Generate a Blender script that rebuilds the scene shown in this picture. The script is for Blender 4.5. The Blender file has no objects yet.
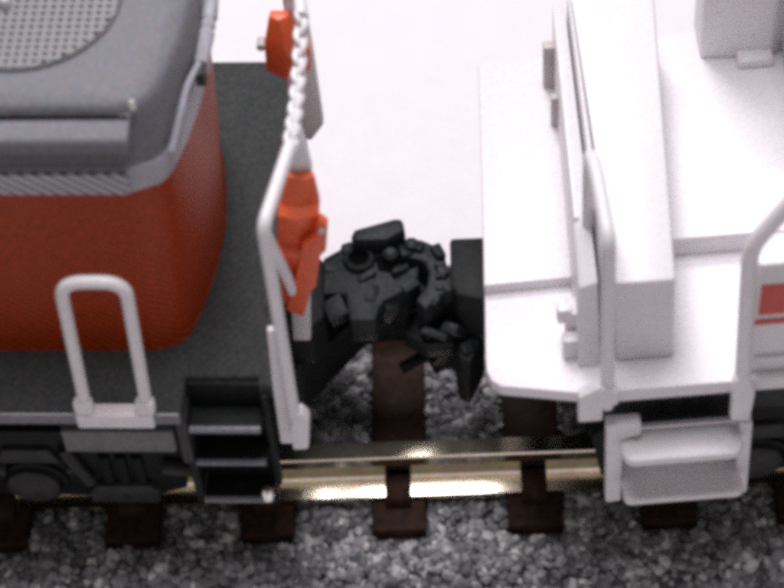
import bpy, bmesh, math, random
from mathutils import Vector, Matrix, noise as mnoise
random.seed(7)
# units: 1 Blender unit = 1 millimetre of the model railway
scene = bpy.context.scene
col = scene.collection

# ------------------------------------------------------------------ camera
PITCH, AZ, ROLL = math.radians(52), math.radians(3.5), math.radians(5.0)
F_PX, CAM = 2200.0, Vector((3.91, -62.13, 91.61))
hor = Vector((-math.sin(AZ), math.cos(AZ), 0))
fw = hor*math.cos(PITCH) + Vector((0, 0, -math.sin(PITCH)))
r0 = fw.cross(Vector((0, 0, 1))).normalized(); u0 = r0.cross(fw)
r1 = r0*math.cos(ROLL) - u0*math.sin(ROLL); u1 = r0*math.sin(ROLL) + u0*math.cos(ROLL)
cam = bpy.data.cameras.new('camera'); cam_o = bpy.data.objects.new('camera', cam); col.objects.link(cam_o)
m = Matrix((r1, u1, -fw)).transposed().to_4x4(); m.translation = CAM
cam_o.matrix_world = m
cam.sensor_width = 36; cam.lens = F_PX/784*36; cam.clip_start = 1; cam.clip_end = 5000
cam.dof.use_dof = True; cam.dof.focus_distance = 101; cam.dof.aperture_fstop = 0.08
scene.camera = cam_o

# ------------------------------------------------------------------ light (indoors: one big ceiling lamp, soft room light)
w = bpy.data.worlds.new('World'); scene.world = w; w.use_nodes = True
bg = w.node_tree.nodes['Background']; bg.inputs[0].default_value = (1.0, 0.955, 0.93, 1); bg.inputs[1].default_value = 0.225
def ceiling_lamp(loc, sx, sy, energy, color):
    ld = bpy.data.lights.new('ceiling_lamp', 'AREA'); ld.shape = 'RECTANGLE'; ld.size = sx; ld.size_y = sy; ld.energy = energy; ld.color = color
    lo = bpy.data.objects.new('ceiling_lamp', ld); col.objects.link(lo); lo.location = loc
    lo.rotation_euler = (Vector((0, 0, 10)) - lo.location).to_track_quat('-Z', 'Y').to_euler()
ceiling_lamp((0, 17, 178), 62, 76, 172000, (1.0, 0.965, 1.0))
ceiling_lamp((-22, 98, 170), 60, 40, 172000, (1.0, 0.965, 0.99))
scene.view_settings.view_transform = 'Standard'; scene.view_settings.look = 'None'
scene.view_settings.exposure = 0.0; scene.view_settings.gamma = 1
scene.render.engine = 'CYCLES'
scene.cycles.filter_width = 5.6
scene.cycles.use_denoising = False
scene.cycles.sample_clamp_indirect = 4
scene.cycles.caustics_reflective = False; scene.cycles.caustics_refractive = False

# ------------------------------------------------------------------ materials
def mat(name, c, rough=0.45, metal=0.0, spec=0.5, noise=0.0, nscale=3.0, bump=0.0, bscale=12.0, c2=None, coat=0.0, speck=0.9):
    mt = bpy.data.materials.new(name); mt.use_nodes = True
    nt = mt.node_tree; b = nt.nodes['Principled BSDF']
    b.inputs['Base Color'].default_value = (*c, 1); b.inputs['Roughness'].default_value = rough
    b.inputs['Metallic'].default_value = metal; b.inputs['Specular IOR Level'].default_value = spec
    tc = nt.nodes.new('ShaderNodeTexCoord')
    if noise or c2:
        n = nt.nodes.new('ShaderNodeTexNoise'); n.inputs['Scale'].default_value = nscale; n.inputs['Detail'].default_value = 6
        nt.links.new(tc.outputs['Object'], n.inputs['Vector'])
        r = nt.nodes.new('ShaderNodeValToRGB'); r.color_ramp.elements[0].position = .3; r.color_ramp.elements[1].position = .7
        a = c2 or tuple(x*(1-noise) for x in c); bb = c if c2 else tuple(min(1, x*(1+noise)) for x in c)
        r.color_ramp.elements[0].color = (*a, 1); r.color_ramp.elements[1].color = (*bb, 1)
        nt.links.new(n.outputs['Fac'], r.inputs['Fac']); nt.links.new(r.outputs['Color'], b.inputs['Base Color'])
    if bump:
        n2 = nt.nodes.new('ShaderNodeTexNoise'); n2.inputs['Scale'].default_value = bscale; n2.inputs['Detail'].default_value = 3
        nt.links.new(tc.outputs['Object'], n2.inputs['Vector'])
        bp = nt.nodes.new('ShaderNodeBump'); bp.inputs['Strength'].default_value = bump; bp.inputs['Distance'].default_value = 0.08
        nt.links.new(n2.outputs['Fac'], bp.inputs['Height']); nt.links.new(bp.outputs['Normal'], b.inputs['Normal'])
    if speck:   # fine coloured grain of moulded, painted or paper surfaces
        ns = nt.nodes.new('ShaderNodeTexNoise'); ns.inputs['Scale'].default_value = 8.5; ns.inputs['Detail'].default_value = 1
        nt.links.new(tc.outputs['Object'], ns.inputs['Vector'])
        ma = nt.nodes.new('ShaderNodeVectorMath'); ma.operation = 'MULTIPLY_ADD'
        ma.inputs[1].default_value = (speck,)*3; ma.inputs[2].default_value = (1-speck/2,)*3
        mx = nt.nodes.new('ShaderNodeVectorMath'); mx.operation = 'MULTIPLY'
        mx.inputs[0].default_value = c
        if b.inputs['Base Color'].links: nt.links.new(b.inputs['Base Color'].links[0].from_socket, mx.inputs[0])
        nt.links.new(ns.outputs['Color'], ma.inputs[0]); nt.links.new(ma.outputs[0], mx.inputs[1]); nt.links.new(mx.outputs[0], b.inputs['Base Color'])
    return mt
WHITE = mat('white_plastic', (0.79, 0.76, 0.785), 0.38, speck=.4, noise=.04, nscale=5, bump=.12, bscale=9)
RAILWHITE = mat('white_handrail', (0.80, 0.77, 0.79), 0.4, speck=.4, noise=.06, nscale=3, bump=.15, bscale=7)
SHADEWHITE = mat('shaded_white_plastic', (0.50, 0.46, 0.45), 0.45, noise=.08, nscale=2, bump=.2)  # white plastic with shade mixed into the colour
ROOFGREY = mat('roof_grey_paint', (0.165, 0.164, 0.188), 0.5, spec=.25, noise=.20, nscale=7, bump=.25, bscale=10)
LIGHTGREY = mat('light_grey_paint', (0.36, 0.35, 0.40), 0.4, noise=.08, nscale=2, bump=.2)
RED = mat('red_paint', (0.34, 0.040, 0.005), 0.42, spec=.2, noise=.22, nscale=7, bump=.22, bscale=10)
ORANGE = mat('orange_red_paint', (0.76, 0.115, 0.035), 0.4, noise=.06, nscale=2, bump=.15)
DECK = mat('dark_grey_deck', (0.046, 0.050, 0.050), 0.6, spec=.12, noise=.35, nscale=7, bump=.4, bscale=6)
BLACK = mat('black_plastic', (0.013, 0.015, 0.015), 0.55, spec=.15, noise=.25, nscale=3, bump=.35, bscale=5)
UNDER = mat('dark_underframe', (0.036, 0.036, 0.036), 0.5, spec=.25, noise=.3, nscale=1.5, bump=.4, bscale=4)
COUPLER = mat('charcoal_coupler', (0.018, 0.021, 0.023), 0.5, spec=.2, noise=.4, nscale=5, bump=.5, bscale=4)
METAL = mat('nickel_rail', (0.76, 0.68, 0.54), 0.16, metal=1.0, noise=.12, nscale=1.5)
STEEL = mat('wheel_steel', (0.30, 0.28, 0.26), 0.3, metal=1.0)
TIE = mat('brown_tie', (0.050, 0.019, 0.011), 0.65, spec=.15, c2=(0.014, 0.008, 0.006), nscale=2.2, bump=.6, bscale=3)
BED = mat('roadbed_grey', (0.10, 0.10, 0.11), 0.8, noise=.3, nscale=3, bump=.6, bscale=3)
TABLE = mat('white_paper', (0.85, 0.81, 0.845), 0.7, speck=.3, noise=.02, nscale=.5, bump=.1, bscale=2)
PRINT = mat('red_print', (0.58, 0.055, 0.035), 0.4, noise=.08, nscale=4)
SEAMSHADE = mat('black_seam_and_shade', (0.004, 0.004, 0.004), 0.9, spec=.05)  # black for the roof seam and for shade painted on the coupler
CREAM = mat('grille_plate', (0.165, 0.162, 0.175), 0.4, noise=.06)

# ballast: colour per grain
BALLAST = bpy.data.materials.new('ballast_grain'); BALLAST.use_nodes = True
nt = BALLAST.node_tree; b = nt.nodes['Principled BSDF']; b.inputs['Roughness'].default_value = .55
at = nt.nodes.new('ShaderNodeAttribute'); at.attribute_name = 'grain'
rp = nt.nodes.new('ShaderNodeValToRGB'); e = rp.color_ramp.elements
e[0].position = 0; e[0].color = (.085, .080, .078, 1); e[1].position = 1; e[1].color = (.85, .79, .73, 1)
for p, c in ((.33, (.17, .167, .178)), (.58, (.32, .315, .335)), (.82, (.66, .64, .65))):
    x = e.new(p); x.color = (*c, 1)
nt.links.new(at.outputs['Fac'], rp.inputs['Fac']); nt.links.new(rp.outputs['Color'], b.inputs['Base Color'])

# grille band with diagonal mesh
def stripes(name, c1, c2, scale, rot):
    mt = bpy.data.materials.new(name); mt.use_nodes = True
    nt = mt.node_tree; b = nt.nodes['Principled BSDF']; b.inputs['Roughness'].default_value = .45
    tc = nt.nodes.new('ShaderNodeTexCoord'); mp = nt.nodes.new('ShaderNodeMapping'); mp.inputs['Rotation'].default_value = rot
    wv = nt.nodes.new('ShaderNodeTexWave'); wv.inputs['Scale'].default_value = scale; wv.inputs['Distortion'].default_value = .4
    r = nt.nodes.new('ShaderNodeValToRGB'); r.color_ramp.elements[0].color = (*c1, 1); r.color_ramp.elements[1].color = (*c2, 1)
    bp = nt.nodes.new('ShaderNodeBump'); bp.inputs['Strength'].default_value = .6; bp.inputs['Distance'].default_value = .08
    nt.links.new(tc.outputs['Object'], mp.inputs[0]); nt.links.new(mp.outputs[0], wv.inputs[0])
    nt.links.new(wv.outputs['Fac'], r.inputs[0]); nt.links.new(r.outputs[0], b.inputs['Base Color'])
    nt.links.new(wv.outputs['Fac'], bp.inputs['Height']); nt.links.new(bp.outputs[0], b.inputs['Normal'])
    return mt
def add_wave(mt, scale, rot, strength):
    nt = mt.node_tree; b = nt.nodes['Principled BSDF']; tc = nt.nodes.new('ShaderNodeTexCoord'); mp = nt.nodes.new('ShaderNodeMapping'); mp.inputs['Rotation'].default_value = rot
    wv = nt.nodes.new('ShaderNodeTexWave'); wv.inputs['Scale'].default_value = scale; wv.inputs['Distortion'].default_value = .6
    bp = nt.nodes.new('ShaderNodeBump'); bp.inputs['Strength'].default_value = strength; bp.inputs['Distance'].default_value = .08
    old = b.inputs['Normal'].links[0].from_socket
    nt.links.new(tc.outputs['Object'], mp.inputs[0]); nt.links.new(mp.outputs[0], wv.inputs[0]); nt.links.new(wv.outputs['Fac'], bp.inputs['Height'])
    nt.links.new(old, bp.inputs['Normal']); nt.links.new(bp.outputs[0], b.inputs['Normal'])
add_wave(RED, 1.0, (0, math.radians(50), 0), .3)
add_wave(DECK, .9, (0, 0, math.radians(40)), .18)
MESHBAND = stripes('intake_mesh', (0.15, .15, .165), (0.58, .55, .62), .85, (0, math.radians(50), 0))

# ------------------------------------------------------------------ helpers
def obj(name, bm, material, parent=None, smooth=False, bevel=0.0):
    if bevel:
        bmesh.ops.remove_doubles(bm, verts=bm.verts, dist=1e-4)
        bm.normal_update()
        ed = [e for e in bm.edges if len(e.link_faces) == 2 and e.calc_face_angle(0) > 0.5]
        bmesh.ops.bevel(bm, geom=ed, offset=bevel, segments=2, profile=.5, affect='EDGES', clamp_overlap=True)
    bmesh.ops.recalc_face_normals(bm, faces=bm.faces)
    me = bpy.data.meshes.new(name); bm.to_mesh(me); bm.free()
    me.materials.append(material)
    if smooth or bevel:
        for p in me.polygons: p.use_smooth = True
        me.set_sharp_from_angle(angle=math.radians(38))
    o = bpy.data.objects.new(name, me); col.objects.link(o)
    if parent: o.parent = parent
    return o
def box(bm, x0, x1, y0, y1, z0, z1):
    v = [bm.verts.new(p) for p in ((x0,y0,z0),(x1,y0,z0),(x1,y1,z0),(x0,y1,z0),(x0,y0,z1),(x1,y0,z1),(x1,y1,z1),(x0,y1,z1))]
    for f in ((3,2,1,0),(4,5,6,7),(0,1,5,4),(1,2,6,5),(2,3,7,6),(3,0,4,7)): bm.faces.new([v[i] for i in f])
    return bm
def B(*a): return box(bmesh.new(), *a)
def loft(rings, caps=True, bm=None):
    bm = bm or bmesh.new()
    vr = [[bm.verts.new(p) for p in r] for r in rings]
    n = len(rings[0])
    for a, c in zip(vr, vr[1:]):
        for i in range(n): bm.faces.new((a[i], a[(i+1) % n], c[(i+1) % n], c[i]))
    if caps: bm.faces.new(list(reversed(vr[0]))); bm.faces.new(vr[-1])
    return bm
def prism_z(poly, z0, z1, bm=None): return loft([[(x, y, z0) for x, y in poly], [(x, y, z1) for x, y in poly]], bm=bm)
def prism_y(poly, y0, y1, bm=None): return loft([[(x, y0, z) for x, z in poly], [(x, y1, z) for x, z in poly]], bm=bm)
def prism_x(poly, x0, x1, bm=None): return loft([[(x0, y, z) for y, z in poly], [(x1, y, z) for y, z in poly]], bm=bm)
def tube(path, r, seg=10, bm=None, closed=False):
    P = [Vector(p) for p in path]; n = len(P); rings = []
    up = Vector((0.13, 0.21, 1)).normalized(); prev = None
    for i, p in enumerate(P):
        if closed: t = (P[(i+1) % n] - P[i-1]).normalized()
        else: t = (P[min(i+1, n-1)] - P[max(i-1, 0)]).normalized()
        if prev is None: a = t.cross(up if abs(t.dot(up)) < .95 else Vector((1, 0, 0))).normalized()
        else: a = (prev - t*prev.dot(t)).normalized()
        prev = a; c = t.cross(a); rr = r[i] if isinstance(r, (list, tuple)) else r
        rings.append([p + a*rr*math.cos(2*math.pi*k/seg) + c*rr*math.sin(2*math.pi*k/seg) for k in range(seg)])
    if closed: return loft(rings + [rings[0]], caps=False, bm=bm)
    return loft(rings, bm=bm)
def rounded(pts, rad, n=5):
    """polyline with rounded corners"""
    P = [Vector(p) for p in pts]; out = [P[0]]
    for a, c, d in zip(P, P[1:], P[2:]):
        u = (a-c).normalized(); v = (d-c).normalized(); k = min(rad, (a-c).length*.49, (d-c).length*.49)
        s, e_ = c+u*k, c+v*k
        for i in range(n+1):
            t = i/n; out.append(s*(1-t)**2 + c*2*t*(1-t) + e_*t*t)
    return out + [P[-1]]
def cyl(c, r, h, axis='z', seg=20, bm=None):
    d = {'x': Vector((1,0,0)), 'y': Vector((0,1,0)), 'z': Vector((0,0,1))}[axis]
    c = Vector(c); return tube([c, c+d*h], r, seg, bm)
def thing(name, label, cat, loc, rz=0):
    o = bpy.data.objects.new(name, None); col.objects.link(o)
    o.location = loc; o.rotation_euler = (0, 0, rz); o['label'] = label; o['category'] = cat
    o.empty_display_size = 2
    return o

# ------------------------------------------------------------------ setting: white table
t = obj('table_top', B(-700, 700, -500, 900, -6, 0), TABLE); t['kind'] = 'structure'

# ------------------------------------------------------------------ track
TZ, RT = 3.6, 6.2            # tie top, rail top
track = thing('railway_track', 'single model railway track on grey ballast with brown ties, beneath both locomotives', 'track', (0, 0, 0))
LX = 46
bed = [(-13.2, 0), (9.7, 0), (9.6, .4), (8.9, 2.7), (8.7, 2.85), (-9.2, 2.85), (-9.5, 2.75), (-12.9, .5)]
obj('roadbed', prism_x(bed, -LX, LX), BED, track)
TP, TW = 6.3, 1.27
tb = bmesh.new(); box(tb, -TW, TW, -7.55, 7.55, 1.6, TZ)
tie0 = obj('tie', tb, TIE, track, bevel=.14)
cb = bmesh.new()
prism_x([(-6.35, TZ-.05), (-6.25, TZ+.62), (-5.75, TZ+.9), (-5.0, TZ+1.0), (-4.9, TZ-.05)], -.6, .6, cb)
clip0 = obj('rail_clip', cb, TIE, None, bevel=.07)
ties = {}
for i in range(-7, 8):
    if i == 0: o = tie0
    else:
        o = tie0.copy(); col.objects.link(o); o.parent = track
    o.location = (TP*i + random.uniform(-.06, .06), 0, 0); o.rotation_euler.z = random.uniform(-.006, .006)
    for k, (yy, fl) in enumerate(((0, 1), (0, -1))):
        if i == 0 and k == 0: c_ = clip0
        else: c_ = clip0.copy(); col.objects.link(c_)
        c_.parent = o; c_.scale = (1, fl, 1)
half = [(.43, RT), (.46, RT-.12), (.46, RT-.68), (.40, RT-.8), (.2, RT-.95), (.2, TZ+.72), (.28, TZ+.56), (1.15, TZ+.36), (1.15, TZ+.02)]
prof = half + [(-y, z) for y, z in reversed(half)]
for s in (-1, 1):
    obj('rail', prism_x([(s*4.72 + y, z) for y, z in prof], -LX, LX), METAL, track, smooth=False)

# ballast grains: joined into one stuff part
def ballast():
    bm = bmesh.new(); bmesh.ops.create_icosphere(bm, subdivisions=1, radius=1)
    base = [v.co.copy() for v in bm.verts]; fac = [[v.index for v in f.verts] for f in bm.faces]; bm.free()
    V, Fc, A = [], [], []
    rnd = random.Random(3)
    def height(y):
        a = abs(y)
        if a < 9.3: return 2.85
        if a < 12.9: return 2.75 - (a-9.5)*(2.25/3.4)
        return .3
    X0, X1 = -25, 25
    for _ in range(25000):
        x = rnd.uniform(X0, X1); y = rnd.uniform(-13.0, 8.7)
        if abs(y) < 7.8 and abs((x + TP/2) % TP - TP/2) < TW + .12: continue
        r = rnd.choice((.19, .23, .28, .36))*rnd.uniform(.85, 1.15)
        z = height(y) + rnd.uniform(-.12, .28)
        if abs(abs(y)-4.72) < 1.5: z = min(z, TZ-.05-r*.5)
        R = Matrix.Rotation(rnd.uniform(0, 6.28), 3, Vector((rnd.uniform(-1, 1), rnd.uniform(-1, 1), rnd.uniform(-1, 1)+.01)).normalized())
        sc = Vector((r*rnd.uniform(.8, 1.35), r*rnd.uniform(.7, 1.1), r*rnd.uniform(.6, .95)))
        o = len(V); g = min(1, max(0, rnd.betavariate(1.6, 2.0)*.75 + .34*(mnoise.noise(Vector((x*.9, y*.9, 1.3)))+.35)))
        for c in base:
            k = rnd.uniform(.78, 1.15); p = R @ Vector((c.x*sc.x*k, c.y*sc.y*k, c.z*sc.z*k))
            V.append((x+p.x, y+p.y, z+p.z)); A.append(g)
        Fc += [[o+i for i in f] for f in fac]
    me = bpy.data.meshes.new('ballast'); me.from_pydata(V, [], Fc); me.materials.append(BALLAST)
    a = me.attributes.new('grain', 'FLOAT', 'POINT'); a.data.foreach_set('value', A)
    o = bpy.data.objects.new('ballast', me); col.objects.link(o); o.parent = track; o['kind'] = 'stuff'
ballast()

# ------------------------------------------------------------------ frames of the two locomotives
LO, LA = Vector((-4, .6, 0)), math.radians(-2.8)
RO, RA = Vector((5, .5, 0)), math.radians(3.0)
def inL(pts):
    M = Matrix.Rotation(-LA, 2); return [tuple(M @ Vector((x-LO.x, y-LO.y))) for x, y in pts]
def inR(pts):
    M = Matrix.Rotation(-RA, 2); return [tuple(M @ Vector((x-RO.x, y-RO.y))) for x, y in pts]
left = thing('locomotive', 'red and grey hood locomotive with dark deck and white handrails', 'locomotive', LO, LA)
right = thing('locomotive', 'all white locomotive end with white steps and red side marking', 'locomotive', RO, RA)
DZ = 16.2

# ================================================================== LEFT LOCOMOTIVE
bm = prism_z([(-42, -9.95), (-4.15, -9.95), (-4.15, -8.1), (-1.0, -8.1), (-1.0, -8.6), (-.25, -8.6), (-.6, 10.35), (-42, 10.35)], DZ-.95, DZ)
deck = obj('deck', bm, DECK, left, bevel=.12)
# hood: rings in plan, rounded nose end
def hood_ring(hw, dx, z, k=1.0):
    h = [(-42, -6.85), (-6.2, -6.85), (-5.55, -6.84), (-5.3, -6.72), (-4.55, -6.42), (-4.25, -6.1), (-4.05, -5.6), (-3.65, -4.1), (-3.35, -2.3), (-3.15, 0)]
    h = h + [(x, -y) for x, y in reversed(h[:-1])]
    s = hw/6.85
    return [((x if x < -40 else -6.2 + (x+6.2)*k + dx), y*s + .15, z) for x, y in h]
rings = [hood_ring(6.95, .05, DZ), hood_ring(6.85, 0, DZ+.5), hood_ring(6.8, .08, DZ+2), hood_ring(6.68, .3, 22), hood_ring(6.62, .42, 26.4)]
obj('hood', loft(rings), RED, left, smooth=True)
rings = [hood_ring(6.64, .42, 26.4), hood_ring(6.60, .46, 27.7), hood_ring(6.2, .42, 28.6), hood_ring(6.0, .34, 29.5),
         hood_ring(5.85, .26, 30.0), hood_ring(5.72, .16, 30.2), hood_ring(5.55, .0, 30.33), hood_ring(4.7, -.6, 30.42, .9)]
roof = obj('hood_roof', loft(rings), ROOFGREY, left, smooth=True)
# skirt band along the bottom of the grey upper body, with the intake mesh
rings = [[(x, y, z) for x, y, z in hood_ring(hw, d, z)] for hw, d, z in ((6.66, .45, 26.35), (6.74, .52, 26.45), (6.72, .52, 27.5), (6.6, .46, 27.72))]
obj('upper_band', loft(rings), LIGHTGREY, left, smooth=True)
obj('intake_mesh', B(-42, -5.1, -6.72, -6.5, 26.42, 27.62), MESHBAND, left, bevel=.05)
# roof ledge (gutter) with overhang
bm = prism_x([(-5.2, 29.25), (-6.8, 29.05), (-6.95, 29.1), (-6.95, 29.62), (-6.8, 29.78), (-5.9, 29.92), (-5.2, 29.92)], -42, -4.75)
obj('roof_ledge', bm, ROOFGREY, left, bevel=.04)
obj('ledge_seam', B(-42, -4.8, -5.9, -5.78, 29.9, 30.0), SEAMSHADE, left)
# moulded ribs on the nose corner of the upper body
bm = tube(rounded([(-2.62, -1.5, 28.3), (-2.5, .6, 28.4), (-2.5, 3.0, 28.4), (-2.9, 5.2, 28.3)], .4), [.3 + .06*math.sin(2.3*k) for k in range(14)], 8)
obj('roof_trim', bm, LIGHTGREY, left, smooth=True)
bm = tube(rounded([(-2.62, -1.7, 28.6), (-2.95, -3.0, 28.75), (-3.1, -4.2, 28.5), (-3.45, -5.6, 27.7)], .5), [.14]*14, 8)
obj('corner_rib', bm, LIGHTGREY, left, smooth=True)
obj('small_block', B(-2.75, -2.35, -2.35, -1.75, 27.9, 28.65), DECK, left, bevel=.08)  # dark block in place of a notch, its darkness put into the colour
# fan grille on the roof: dished disc and a grid of bars
FC, FR = (-9.6, .1), 3.9
bm = bmesh.new(); cyl((FC[0], FC[1], 30.40), FR, .10, 'z', 48, bm)
fan = obj('roof_fan', bm, mat('fan_well', (.022, .022, .024), .6), left)
bm = bmesh.new(); pitch, n = .37, 14
for i in range(-n, n+1):
    d = i*pitch; hl = math.sqrt(max(0, (FR-.05)**2 - d*d))
    if hl < .3: continue
    box(bm, FC[0]-hl, FC[0]+hl, FC[1]+d-.10, FC[1]+d+.10, 30.51, 30.59)
    box(bm, FC[0]+d-.10, FC[0]+d+.10, FC[1]-hl, FC[1]+hl, 30.50, 30.58)
g = obj('fan_mesh', bm, CREAM, fan); g['kind'] = 'stuff'
bm = tube([(FC[0]+FR*math.cos(a*math.pi/24), FC[1]+FR*math.sin(a*math.pi/24), 30.48) for a in range(48)], .07, 8, closed=True)
obj('fan_rim', bm, ROOFGREY, fan, smooth=True)
bm = tube([(FC[0]-.65, FC[1]-.45, 30.5), (FC[0]-.65, FC[1]-.45, 30.8), (FC[0]-.65, FC[1]-.45, 30.95)], [.26, .24, .12], 18)
obj('fan_glint_cap', bm, mat('glint_cap', (.55, .54, .56), .25), fan, smooth=True)  # pale cap added off centre to give the white highlight on the fan
obj('ledge_glint', tube([(-4.6, -5.6, 30.2), (-4.6, -5.6, 30.55), (-4.6, -5.6, 30.65)], [.13, .12, .05], 10), mat('glint_blob', (.8, .78, .74), .2), left, smooth=True)  # tiny bright knob added as the highlight at the ledge end
# side handrail
bm = tube(rounded([(-8.2, -9.8, DZ-.2), (-7.85, -9.75, 24.75), (-5.25, -9.75, 24.75), (-5.6, -9.8, DZ-.2)], 1.0, 7), .275, 12)
hr = obj('side_handrail', bm, RAILWHITE, left, smooth=True)
bm = B(-8.62, -5.3, -10.25, -9.5, DZ-.9, DZ+.02)
obj('rail_base', bm, RAILWHITE, hr, bevel=.12)
for x in (-8.22, -5.6):
    obj('foot_lug', B(x-.42, x+.42, -10.2, -9.6, DZ-.1, DZ+.75), RAILWHITE, hr, bevel=.2)
# lighter strip painting the highlight along the deck edge; underframe box
obj('deck_edge_highlight', B(-42, -4.2, -10.1, -9.75, DZ-.82, DZ-.12), mat('edge_highlight_grey', (.15, .15, .165), .35, noise=.15), left, bevel=.1)
obj('equipment_box', B(-9.6, -4.75, -9.85, -7.0, 12.9, 14.5), mat('box_grey', (.13, .13, .13), .5, noise=.2), left, bevel=.12)
obj('side_sill', B(-42, -4.3, -7.8, -5.0, 12.2, DZ-1.0), BLACK, left, bevel=.1)
# step well
sw = obj('step_well', B(-4.75, -.95, -8.35, -8.05, 6.6, DZ-.3), BLACK, left)
obj('side_panel', B(-4.6, -4.1, -9.75, -8.4, 11.9, DZ-1.0), UNDER, sw, bevel=.1)
obj('side_panel', B(-4.45, -4.1, -9.4, -8.4, 8.9, 11.85), BLACK, sw)
obj('end_panel', B(-.92, -.6, -8.9, -8.4, 8.9, DZ-.5), BLACK, sw, bevel=.08)
TREAD = mat('step_nosing', (.20, .20, .23), .28, noise=.15)
for z in (14.5, 12.0, 9.0):
    st = obj('step', B(-4.05, -.95, -9.6, -8.4, z-.35, z-.1), BLACK, sw, bevel=.05)
    obj('nosing', tube([(-4.02, -9.62, z-.12), (-.98, -9.62, z-.12)], .17, 10), TREAD, st, smooth=True)
obj('glint_blob', tube([(-1.15, -9.75, 9.3), (-1.12, -9.75, 9.75), (-1.12, -9.75, 9.95)], [.3, .3, .15], 12), mat('glint_metal', (.85, .82, .75), .25, metal=1), sw, smooth=True)  # bright blob added for the rail's reflection on the step corner
# end handrails: near and far, with posts
for s, pts in ((-1, [(.55, -9.45, 13.3), (.45, -9.4, 27.7), (1.22, -5.45, 27.9), (1.2, -5.0, 27.3)]),
               (1, [(-.6, 10.0, 15.6), (-.6, 10.0, 28.2), (1.0, 3.2, 28.2), (1.22, 1.4, 28.1)])):
    eh = obj('end_handrail', tube(rounded(pts, .6, 6), .27, 12), RAILWHITE, left, smooth=True)
    y = pts[0][1]
    if s > 0: continue
    obj('post_foot', prism_y([(.3, 13.0), (1.0, 13.1), (1.2, 15.2), (.9, 15.75), (.55, 15.6), (.3, 14.5)], y-.35, y+.35), RAILWHITE, eh, bevel=.15)
    obj('stanchion_plate', prism_y([(-.35, 12.4), (.55, 12.4), (.45, 16.0), (.5, 20.6), (-.15, 20.6), (-.3, 16.5)], y+.42, y+.75), RAILWHITE, eh, bevel=.1)
# chain between the handrails
bm = bmesh.new(); P0, P1 = Vector((1.2, -4.9, 27.6)), Vector((1.22, 1.5, 28.0)); N = 14
for i in range(N+1):
    tt = i/N; p = P0.lerp(P1, tt) + Vector((0, 0, -.55*math.sin(math.pi*tt)))
    a = math.pi/4 if i % 2 else -math.pi/4
    side = Vector((math.cos(a), 0, math.sin(a)))
    tube([p + Vector((0, .36*math.cos(q*math.pi/6), 0)) + side*.25*math.sin(q*math.pi/6) for q in range(12)], .135, 6, bm, closed=True)
obj('chain', bm, RAILWHITE, left, smooth=True)
# inner posts of the end rail
bm = prism_y([(-.05, 13.4), (.75, 13.4), (.98, 16.4), (1.75, 25.0), (1.5, 27.2), (1.05, 27.2), (.75, 24.8), (.1, 16.4)], -4.2, -3.7)
obj('inner_post', bm, WHITE, left, bevel=.12)
bm = prism_y([(-.35, 17.6), (.55, 17.2), (1.2, 18.3), (1.1, 23.0), (.9, 27.9), (.4, 27.9), (-.2, 22.2)], 4.3, 4.8)
obj('inner_post', bm, WHITE, left, bevel=.12)
obj('brace', tube([(-.05, -6.6, 24.0), (.3, -6.2, 21.5), (.55, -5.4, 18.4)], .24, 8), RAILWHITE, left, smooth=True)
# orange faceted plates on the end rail
def facet(rows, yback, name='warning_plate'):
    rings = []
    for xl, xr, z, yf in rows:
        rings.append([(xl, yf, z), ((xl+xr)/2, yf-.25, z), (xr, yf, z), (xr-.05, yback, z), (xl+.05, yback, z)])
    return obj(name, loft(rings), ORANGE, left, bevel=.06)
np_ = facet([(-.25, .8, 16.6, -4.5), (-.1, 1.25, 18.6, -4.9), (.0, 1.62, 20.95, -5.3), (.02, 1.66, 21.1, -4.8), (.25, 1.98, 23.3, -5.2), (.3, 2.0, 23.5, -4.65), (.75, 1.88, 24.95, -4.5)], -4.25)
obj('flap', prism_y([(.15, 17.6), (.85, 17.1), (1.3, 18.9), (1.55, 19.2), (1.9, 21.3), (2.15, 21.6), (2.35, 23.2), (2.0, 23.6), (1.75, 22.4), (1.2, 21.9), (.6, 19.2)], -5.7, -5.2), ORANGE, np_, bevel=.08)
obj('rivet', cyl((2.1, -5.85, 23.0), .13, .5, 'y', 10), SHADEWHITE, np_)
fp = facet([(-.45, .1, 21.9, 3.9), (-.95, 1.0, 22.5, 3.7), (-.85, 1.1, 23.9, 3.4), (-.8, .95, 24.5, 3.55), (-.55, .3, 25.6, 3.9)], 4.28)
obj('rivet', cyl((-1.0, 3.5, 24.1), .2, .5, 'y', 10), SHADEWHITE, fp)
# pilot wedge and end beam
obj('end_beam', B(-1.6, -.3, -7.4, 8.4, 10.0, DZ-1.0), BLACK, left, bevel=.1)
obj('pilot', loft([[(x, y, z) for x, y in inL([(-5.0, 4.6), (-1.6, 2.4), (-1.05, 1.0), (-1.7, .2), (-4.2, -2.8), (-5.2, -3.1)])] for z in (7.2, 9.0)]
     + [[(x, y, 10.4) for x, y in inL([(-5.0, 4.2), (-2.2, 2.2), (-1.7, 1.0), (-1.8, -.35), (-4.2, -3.0), (-5.2, -3.3)])]]), BLACK, left, bevel=.1)
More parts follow.
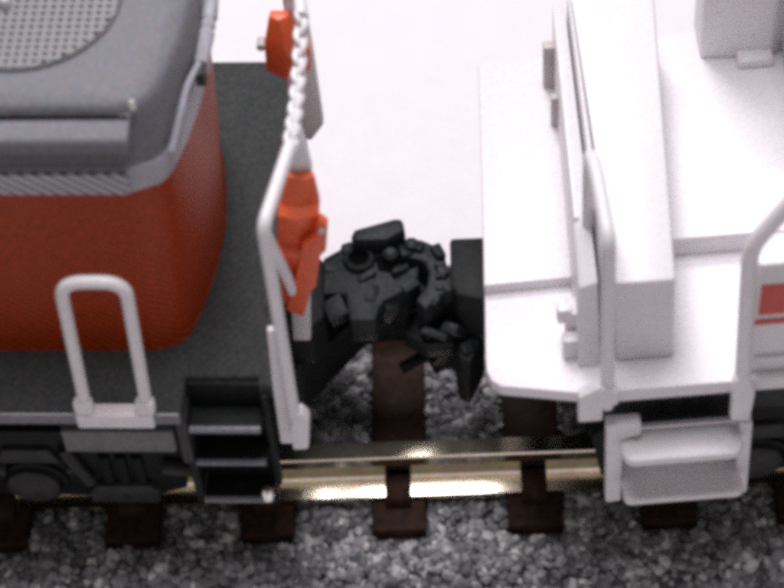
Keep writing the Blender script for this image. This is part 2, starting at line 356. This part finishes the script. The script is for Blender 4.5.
# coupler (with its box)
cp = obj('coupler_box', loft([[(x, y, z) for x, y in inL([(-5.2, 1.9), (-3.4, 1.75), (-2.9, 1.2), (-2.9, -1.9), (-3.5, -2.6), (-5.2, -2.6)])] for z in (10.2, 13.0)]), BLACK, left, bevel=.15)
head = inL([(-3.0, 1.3), (-2.15, 1.85), (-1.5, 2.3), (-.3, 2.5), (.4, 2.2), (.5, 1.5), (.5, .8), (.85, .45), (1.1, .55), (1.42, .7), (1.36, -.12), (.76, -.79), (-.15, -1.32), (-.4, -1.7), (-.55, -2.4), (-1.75, -2.4), (-1.96, -.85), (-3.0, -.8)])
ch = obj('coupler_head', prism_z(head, 11.5, 13.2), COUPLER, left, bevel=.18)
kb = inL([(-1.65, 1.95), (-1.55, 2.1), (.45, 2.75), (.75, 2.7), (.85, 1.95), (.6, 1.75), (-.05, 1.35), (-1.6, 1.4)])
bm = loft([[(x, y, 12.9) for x, y in kb], [(x, y, 13.8) for x, y in kb], [(x*.9-.1*sum(q[0] for q in kb)/-8, y*.85+.15*sum(q[1] for q in kb)/8, 14.15) for x, y in kb]])
obj('top_lug', bm, COUPLER, ch, bevel=.05)
(px, py), = inL([(-1.33, 1.0)])
obj('pivot_hole_shade', tube([(px, py, 13.16), (px, py, 13.24)], .48, 16), SEAMSHADE, ch)  # black disc paints the shade inside the pivot hole
ring = [[(px+r*math.cos(a*math.pi/8), py+r*math.sin(a*math.pi/8), z) for a in range(16)] for r, z in ((.48, 13.21), (.48, 13.5), (.56, 13.55), (.7, 13.45), (.78, 13.15))]
obj('pivot_rim', loft(ring, caps=False), COUPLER, ch, smooth=True)
(px, py), = inL([(.14, .95)])
obj('knuckle_pin', tube([(px, py, 13.1), (px, py, 13.75), (px, py, 13.9)], [.38, .36, .2], 14), COUPLER, ch, smooth=True)
obj('recess_shade', prism_z([(px-.75, py+.2), (px-.35, py+.3), (px-.2, py-.35), (px+.45, py-.45), (px+.3, py-.8), (px-.55, py-.6)], 13.15, 13.225), SEAMSHADE, ch)  # flat black patch paints the shadow around the pin
obj('lower_shank', prism_z(inL([(-3.0, 1.8), (1.3, 1.9), (2.2, .4), (1.8, .6), (.2, .5), (-1.6, .4), (-3.0, -.4)]), 7.6, 11.4), COUPLER, left, bevel=.15)
# truck: sideframe, journals, wheels
def truck(parent, cx):
    tr = obj('truck_frame', B(cx-17, cx+17, -4, 4, 9.5, 11.5), BLACK, parent)
    for s in (-1, 1):
        y0 = s*7.0; f = bmesh.new()
        prism_y([(cx-16.5, 9.5), (cx-15, 10.8), (cx+15, 10.8), (cx+16.5, 9.5), (cx+16.0, 6.2), (cx+14.0, 5.4), (cx+10.5, 5.5), (cx+4, 5.7), (cx+3.0, 5.4), (cx-3.0, 5.4), (cx-4, 5.7), (cx-10.5, 5.5), (cx-14, 5.4), (cx-16, 6.2)], y0-.35, y0+.35, f)
        obj('sideframe', f, BLACK, tr, bevel=.12)
        f = y0 + s*.35
        for dx in (-9, 0, 9):
            c = Vector((cx+dx, f, 7.0))
            obj('journal_box', tube([c, c+Vector((0, s*.5, 0)), c+Vector((0, s*.75, 0))], [1.25, 1.2, .8], 20), UNDER, tr, smooth=True)
            obj('journal_ring', tube([c+Vector((1.45*math.cos(k*math.pi/12), s*.12, 1.35*math.sin(k*math.pi/12))) for k in range(24)], .17, 6, closed=True), BLACK, tr, smooth=True)
            obj('pedestal', prism_y([(cx+dx-1.6, 8.6), (cx+dx+1.6, 8.6), (cx+dx+1.1, 9.7), (cx+dx-1.0, 9.7)], f-.3, f+.3), UNDER, tr, bevel=.15)
            obj('bolt', cyl((cx+dx+1.9, f-.3, 8.0), .25, .6, 'y', 8), UNDER, tr)
        for dx in (-13.2, -4.5, 4.5, 13.2):
            obj('spring_plank', prism_y([(cx+dx-1.7, 5.5), (cx+dx+1.5, 5.5), (cx+dx+1.6, 6.4), (cx+dx+1.2, 7.0), (cx+dx-1.3, 6.9), (cx+dx-1.7, 6.3)], f-.4, f+.4), UNDER, tr, bevel=.12)
            obj('brake_hanger', tube([(cx+dx-2.4, f+s*.2, 9.8), (cx+dx-2.0, f+s*.3, 8.6), (cx+dx-1.5, f+s*.3, 7.2)], .3, 8), UNDER, tr, smooth=True)
            for k in range(3):
                obj('coil_spring', tube([(cx+dx-.7+.75*k, f, 7.0), (cx+dx-.7+.75*k, f, 9.0)], .28, 8), BLACK, tr, smooth=True)
            obj('brake_cylinder', tube([(cx+dx+2.0, f+s*.2, 8.4), (cx+dx+3.4, f+s*.2, 8.2)], .42, 10), UNDER, tr, smooth=True)
    for dx in (-9, 0, 9):
        for s in (-1, 1):
            bm = tube([(cx+dx, s*4.1, 9.3), (cx+dx, s*4.3, 9.3), (cx+dx, s*4.32, 9.3), (cx+dx, s*5.1, 9.3)], [3.6, 3.6, 3.05, 3.0], 32)
            obj('wheel', bm, STEEL, tr, smooth=True)
truck(left, -21.4)

# ================================================================== RIGHT LOCOMOTIVE
# end platform: main plate and lower near corner plate
bm = prism_z([(3.9, 9.3), (.3, 9.5), (-.03, 9.2), (-.75, -2.0), (-.9, -3.95), (3.6, -3.85)], DZ-.4, DZ+.55)
obj('end_platform', bm, WHITE, right, bevel=.1)
bm = prism_z([(-.85, -3.6), (-1.12, -7.2), (-1.15, -8.0), (-1.0, -8.55), (-.6, -8.9), (2.5, -9.55), (4.4, -9.6), (4.4, -3.5), (3.2, -3.6)], DZ-.75, DZ-.05)
obj('corner_platform', bm, WHITE, right, bevel=.1)
bm = prism_z([(4.2, -9.65), (42, -9.65), (42, 10), (4.2, 10)], DZ-.85, DZ)
obj('deck', bm, WHITE, right, bevel=.12)
# nose box, tapering in plan
bm = loft([[(4.3, -8.15, DZ-.02), (6.8, -8.15, DZ-.02), (7.95, 8.4, DZ-.02), (4.25, 8.6, DZ-.02)],
           [(4.15, -8.1, 21.5), (6.62, -8.1, 21.45), (7.9, 8.3, 21.5), (4.15, 8.5, 21.5)]])
obj('nose', bm, WHITE, right, bevel=.22)
# front bulkhead strip and door frame layers in front of the nose
bm = loft([[(2.7, -8.3, DZ-.1), (3.65, -8.3, DZ-.1), (3.95, 8.8, DZ-.1), (3.4, 8.8, DZ-.1)], [(2.75, -7.5, 20.6), (3.55, -7.5, 20.9), (3.9, 8.7, 21.1), (3.5, 8.7, 20.6)]])
fpn = obj('front_panel', bm, WHITE, right, bevel=.1)
obj('door_edge', prism_z([(2.95, -4.0), (3.2, -4.0), (3.55, 8.6), (3.38, 8.6)], DZ+.5, 20.9), WHITE, fpn, bevel=.06)
obj('door_edge', prism_z([(3.72, -7.0), (3.98, -7.0), (4.12, 8.4), (4.0, 8.4)], DZ+.2, 21.9), WHITE, fpn, bevel=.06)
# end handrail post beside the nose with its sloping top
bm = tube(rounded([(3.82, -9.45, 14.9), (3.64, -9.4, 25.9), (3.55, -6.0, 26.1), (3.45, -4.9, 25.9), (3.5, -4.4, 24.6), (3.6, -4.2, 17.0)], .7, 6), .29, 12)
eh = obj('end_handrail', bm, WHITE, right, smooth=True)
obj('post_foot', prism_y([(2.55, 14.4), (3.6, 14.4), (3.6, 15.3), (4.25, 15.5), (4.25, 16.3), (3.4, 16.8), (2.55, 16.2)], -9.9, -9.3), WHITE, eh, bevel=.12)
for (x, y, z, a, h) in ((2.5, -7.5, 16.1, .38, 1.3), (2.3, -6.75, 17.6, .34, .9)):
    obj('hinge_lug', B(x-a, x+a, y-a*.8, y+a*.8, z, z+h), WHITE, right, bevel=.12)
bm = prism_z([(2.25, -7.0), (2.85, -7.2), (2.85, -6.2), (2.45, -6.1)], DZ-.1, 18.4); obj('hinge_block', bm, WHITE, right, bevel=.12)
# small white latches on the bulkhead, shade put into their grey colour
obj('small_block', B(2.85, 3.55, 7.3, 7.8, DZ+.5, 19.4), SHADEWHITE, right, bevel=.06)
obj('small_block', B(2.95, 3.35, 4.9, 5.3, DZ+.5, 18.6), SHADEWHITE, right, bevel=.08)
# low equipment box behind the nose
bm = prism_z([(7.2, -2.75), (42, -2.75), (42, 9.6), (8.2, 9.6)], DZ-.02, 17.4); obj('low_hood', bm, WHITE, right, bevel=.12)
# cab block at the back with sill
bm = prism_z([(10.15, 7.8), (13.35, 7.5), (13.8, 7.9), (14.6, 8.0), (14.6, 10), (10.15, 10)], 17.38, 30); cb_ = obj('cab_front', bm, WHITE, right, bevel=.15)
obj('sill', B(11.75, 13.4, 6.9, 7.7, 17.38, 17.95), WHITE, cb_, bevel=.15)
# cab side with the red marking
bm = prism_y([(9.62, DZ-.02), (42, DZ-.02), (42, 23.4), (9.62, 23.4)], -9.25, -7.6); sd = obj('body_side', bm, WHITE, right, bevel=.15)
obj('red_bar', B(9.85, 16, -9.31, -9.2, 20.2, 22.1), PRINT, sd)
obj('red_line', B(9.75, 16, -9.31, -9.2, 19.55, 19.85), PRINT, sd)
obj('side_rib', B(9.9, 42, -9.4, -9.2, 17.15, 17.35), WHITE, sd)
bm = prism_x([(-7.5, 23.35), (-6.4, 28.5), (9.5, 28.5), (9.5, 17.38), (-2.8, 17.38), (-2.8, 17.3), (-7.5, 17.3)], 13.9, 42); obj('cab', bm, WHITE, right, bevel=.2)
# side handrail
bm = tube(rounded([(9.5, -9.75, 14.1), (9.1, -9.65, 25.1), (13.4, -9.6, 33.0)], .9, 6), [.34]*9, 12)
hr = obj('side_handrail', bm, RAILWHITE, right, smooth=True)
obj('post_foot', prism_y([(9.0, 14.0), (9.85, 13.8), (9.95, 15.8), (9.55, 17.2), (8.95, 16.8)], -10.15, -9.6), RAILWHITE, hr, bevel=.15)
# white steps
ST = obj('step_ladder', B(4.5, 9.6, -9.0, -8.8, 9.5, 12.4), WHITE, right)
obj('side_rail', prism_y([(3.85, 8.0), (4.55, 8.05), (4.5, 12.9), (5.3, 13.2), (5.25, 14.0), (3.75, 14.05)], -9.95, -9.3), WHITE, ST, bevel=.12)
obj('side_rail', prism_y([(9.62, 7.9), (10.2, 7.9), (10.05, 13.4), (9.45, 13.5)], -9.95, -9.3), WHITE, ST, bevel=.12)
def pill(x0, x1, y0, y1, r):
    out = []
    for cx, cy, a0 in ((x1-r, y1-r, 0), (x0+r, y1-r, 90), (x0+r, y0+r, 180), (x1-r, y0+r, 270)):
        for k in range(5):
            a = math.radians(a0 + 22.5*k); out.append((cx + r*math.cos(a), cy + r*math.sin(a)))
    return out
obj('step', prism_z(pill(4.35, 9.6, -11.05, -9.35, .6), 12.35, 12.85), WHITE, ST, bevel=.18)
obj('step', prism_z(pill(4.5, 9.75, -11.1, -8.85, .3), 9.4, 9.8), WHITE, ST, bevel=.15)
# black underframe
obj('underframe', B(3.0, 42, -8.0, 8.0, 11.6, DZ-1.0), UNDER, right, bevel=.1)
obj('end_beam', B(1.0, 2.2, -3.6, 8.2, 10.5, DZ-.6), BLACK, right, bevel=.1)
# coupler of the white locomotive
obj('coupler_box', loft([[(x, y, z) for x, y in inR([(2.85, 1.85), (5.0, 1.85), (5.0, -2.0), (3.1, -1.5), (2.85, -1.0)])] for z in (10.4, 13.6)]), BLACK, right, bevel=.18)
hd = inR([(.56, 2.0), (.9, 2.2), (1.49, 2.25), (2.0, 1.95), (2.39, 1.46), (2.69, .56), (3.2, .4), (3.2, -.9), (2.62, -.9), (1.65, -1.86), (1.21, -1.3), (1.75, -.5), (1.85, .3), (1.69, .85), (1.2, 1.1), (.78, 1.1)])
ch = obj('coupler_head', prism_z(hd, 10.6, 13.15), COUPLER, right, bevel=.16)
for i in range(3):
    (x, y), = inR([(2.4 - .1*i*i*.35, .55 - .62*i)])
    obj('tooth', B(x-.3+.08*i, x+.28, y-.15, y+.12, 12.9, 13.42-.07*i), COUPLER, ch, bevel=.07)
(px, py), = inR([(1.1, 1.75)])
obj('knuckle_pin', tube([(px, py, 13.1), (px, py, 13.45), (px, py, 13.55)], [.34, .32, .18], 14), COUPLER, ch, smooth=True)
pl = inR([(1.0, 1.0), (2.5, .9), (3.62, -.8), (2.9, -1.7), (1.6, -1.75), (.5, -1.0)])
obj('coupler_shank', prism_z(pl, 9.2, 10.3), COUPLER, right, bevel=.15)
pl = inR([(2.65, 1.8), (4.4, 1.7), (4.2, -1.6), (3.5, -3.2), (3.0, -2.9), (2.8, -.9)])
obj('pocket_guard', loft([[(x, y, 7.4) for x, y in pl], [(x, y, 9.2) for x, y in pl], [(x+.1, y+.2, 10.5) for x, y in pl]]), BLACK, right, bevel=.12)
tp = [(2.3, -.4, 9.6), (2.35, -.5, 8.6), (2.2, -.4, 7.9), (1.5, -.3, 7.5), (.3, -.95, 7.4)]
(a1, b1), (a2, b2), (a3, b3), (a4, b4), (a5, b5) = inR([(x, y) for x, y, z in tp])
obj('air_hose', tube(rounded([(a1, b1, 9.6), (a2, b2, 8.6), (a3, b3, 7.9), (a4, b4, 7.6), (a5, b5, 7.4)], .6, 4), .3, 10), BLACK, right, smooth=True)
truck(right, 20)

def chunk(name, parent, frame, c, size, rot, m=COUPLER, bevel=.06):
    bm = bmesh.new(); bmesh.ops.create_cube(bm, size=1)
    bmesh.ops.scale(bm, vec=size, verts=bm.verts)
    for v in bm.verts: v.co *= random.uniform(.82, 1.12)
    (x, y), = frame([c[:2]])
    from mathutils import Euler
    bmesh.ops.rotate(bm, cent=(0, 0, 0), matrix=Euler([math.radians(a) for a in rot]).to_matrix(), verts=bm.verts)
    bmesh.ops.translate(bm, vec=(x, y, c[2]), verts=bm.verts)
    obj(name, bm, m, parent, bevel=bevel)
for c, sz, r in (((-1.9, 1.75, 12.95), (.55, .6, 1.0), (10, 5, 20)), ((-1.0, .1, 13.15), (.9, .35, .5), (12, -8, 30)), ((.55, .25, 13.2), (.9, .3, .6), (0, 15, 35)),
                 ((-.75, -.9, 13.1), (.5, .9, .5), (8, 12, -12)), ((.9, -.45, 12.9), (.8, .45, .9), (20, 0, 40)), ((-.1, -1.2, 12.2), (.7, .6, 1.2), (10, 25, 15)),
                 ((-2.6, .9, 12.9), (.8, .9, .7), (0, 8, 10)), ((-2.4, -1.4, 12.6), (.9, 1.0, 1.1), (14, -10, 25)), ((.75, 1.55, 12.9), (.6, .9, .9), (0, 10, 20))):
    chunk('coupler_lug', left, inL, c, sz, r)
for c, sz, r in (((1.2, 1.75, 13.2), (.9, .5, .5), (5, 10, -25)), ((2.3, 1.3, 13.1), (.5, .8, .6), (0, 15, 25)), ((2.5, .2, 13.1), (.5, .5, .7), (10, 0, 15)), ((2.0, -1.2, 12.7), (.9, .5, .9), (15, -10, -35)),
                 ((2.1, -1.9, 11.3), (1.3, .4, 1.3), (35, 10, -25)), ((3.0, -1.7, 11.2), (.8, .5, 1.5), (30, -12, -30)), ((2.4, -1.3, 9.0), (.9, .7, 1.5), (12, 25, 10)), ((3.3, -2.2, 9.8), (.7, .6, 1.8), (10, 12, 30)),
                 ((2.3, -.7, 7.6), (1.1, .8, 1.0), (25, 10, 30))):
    chunk('coupler_lug', right, inR, c, sz, r)
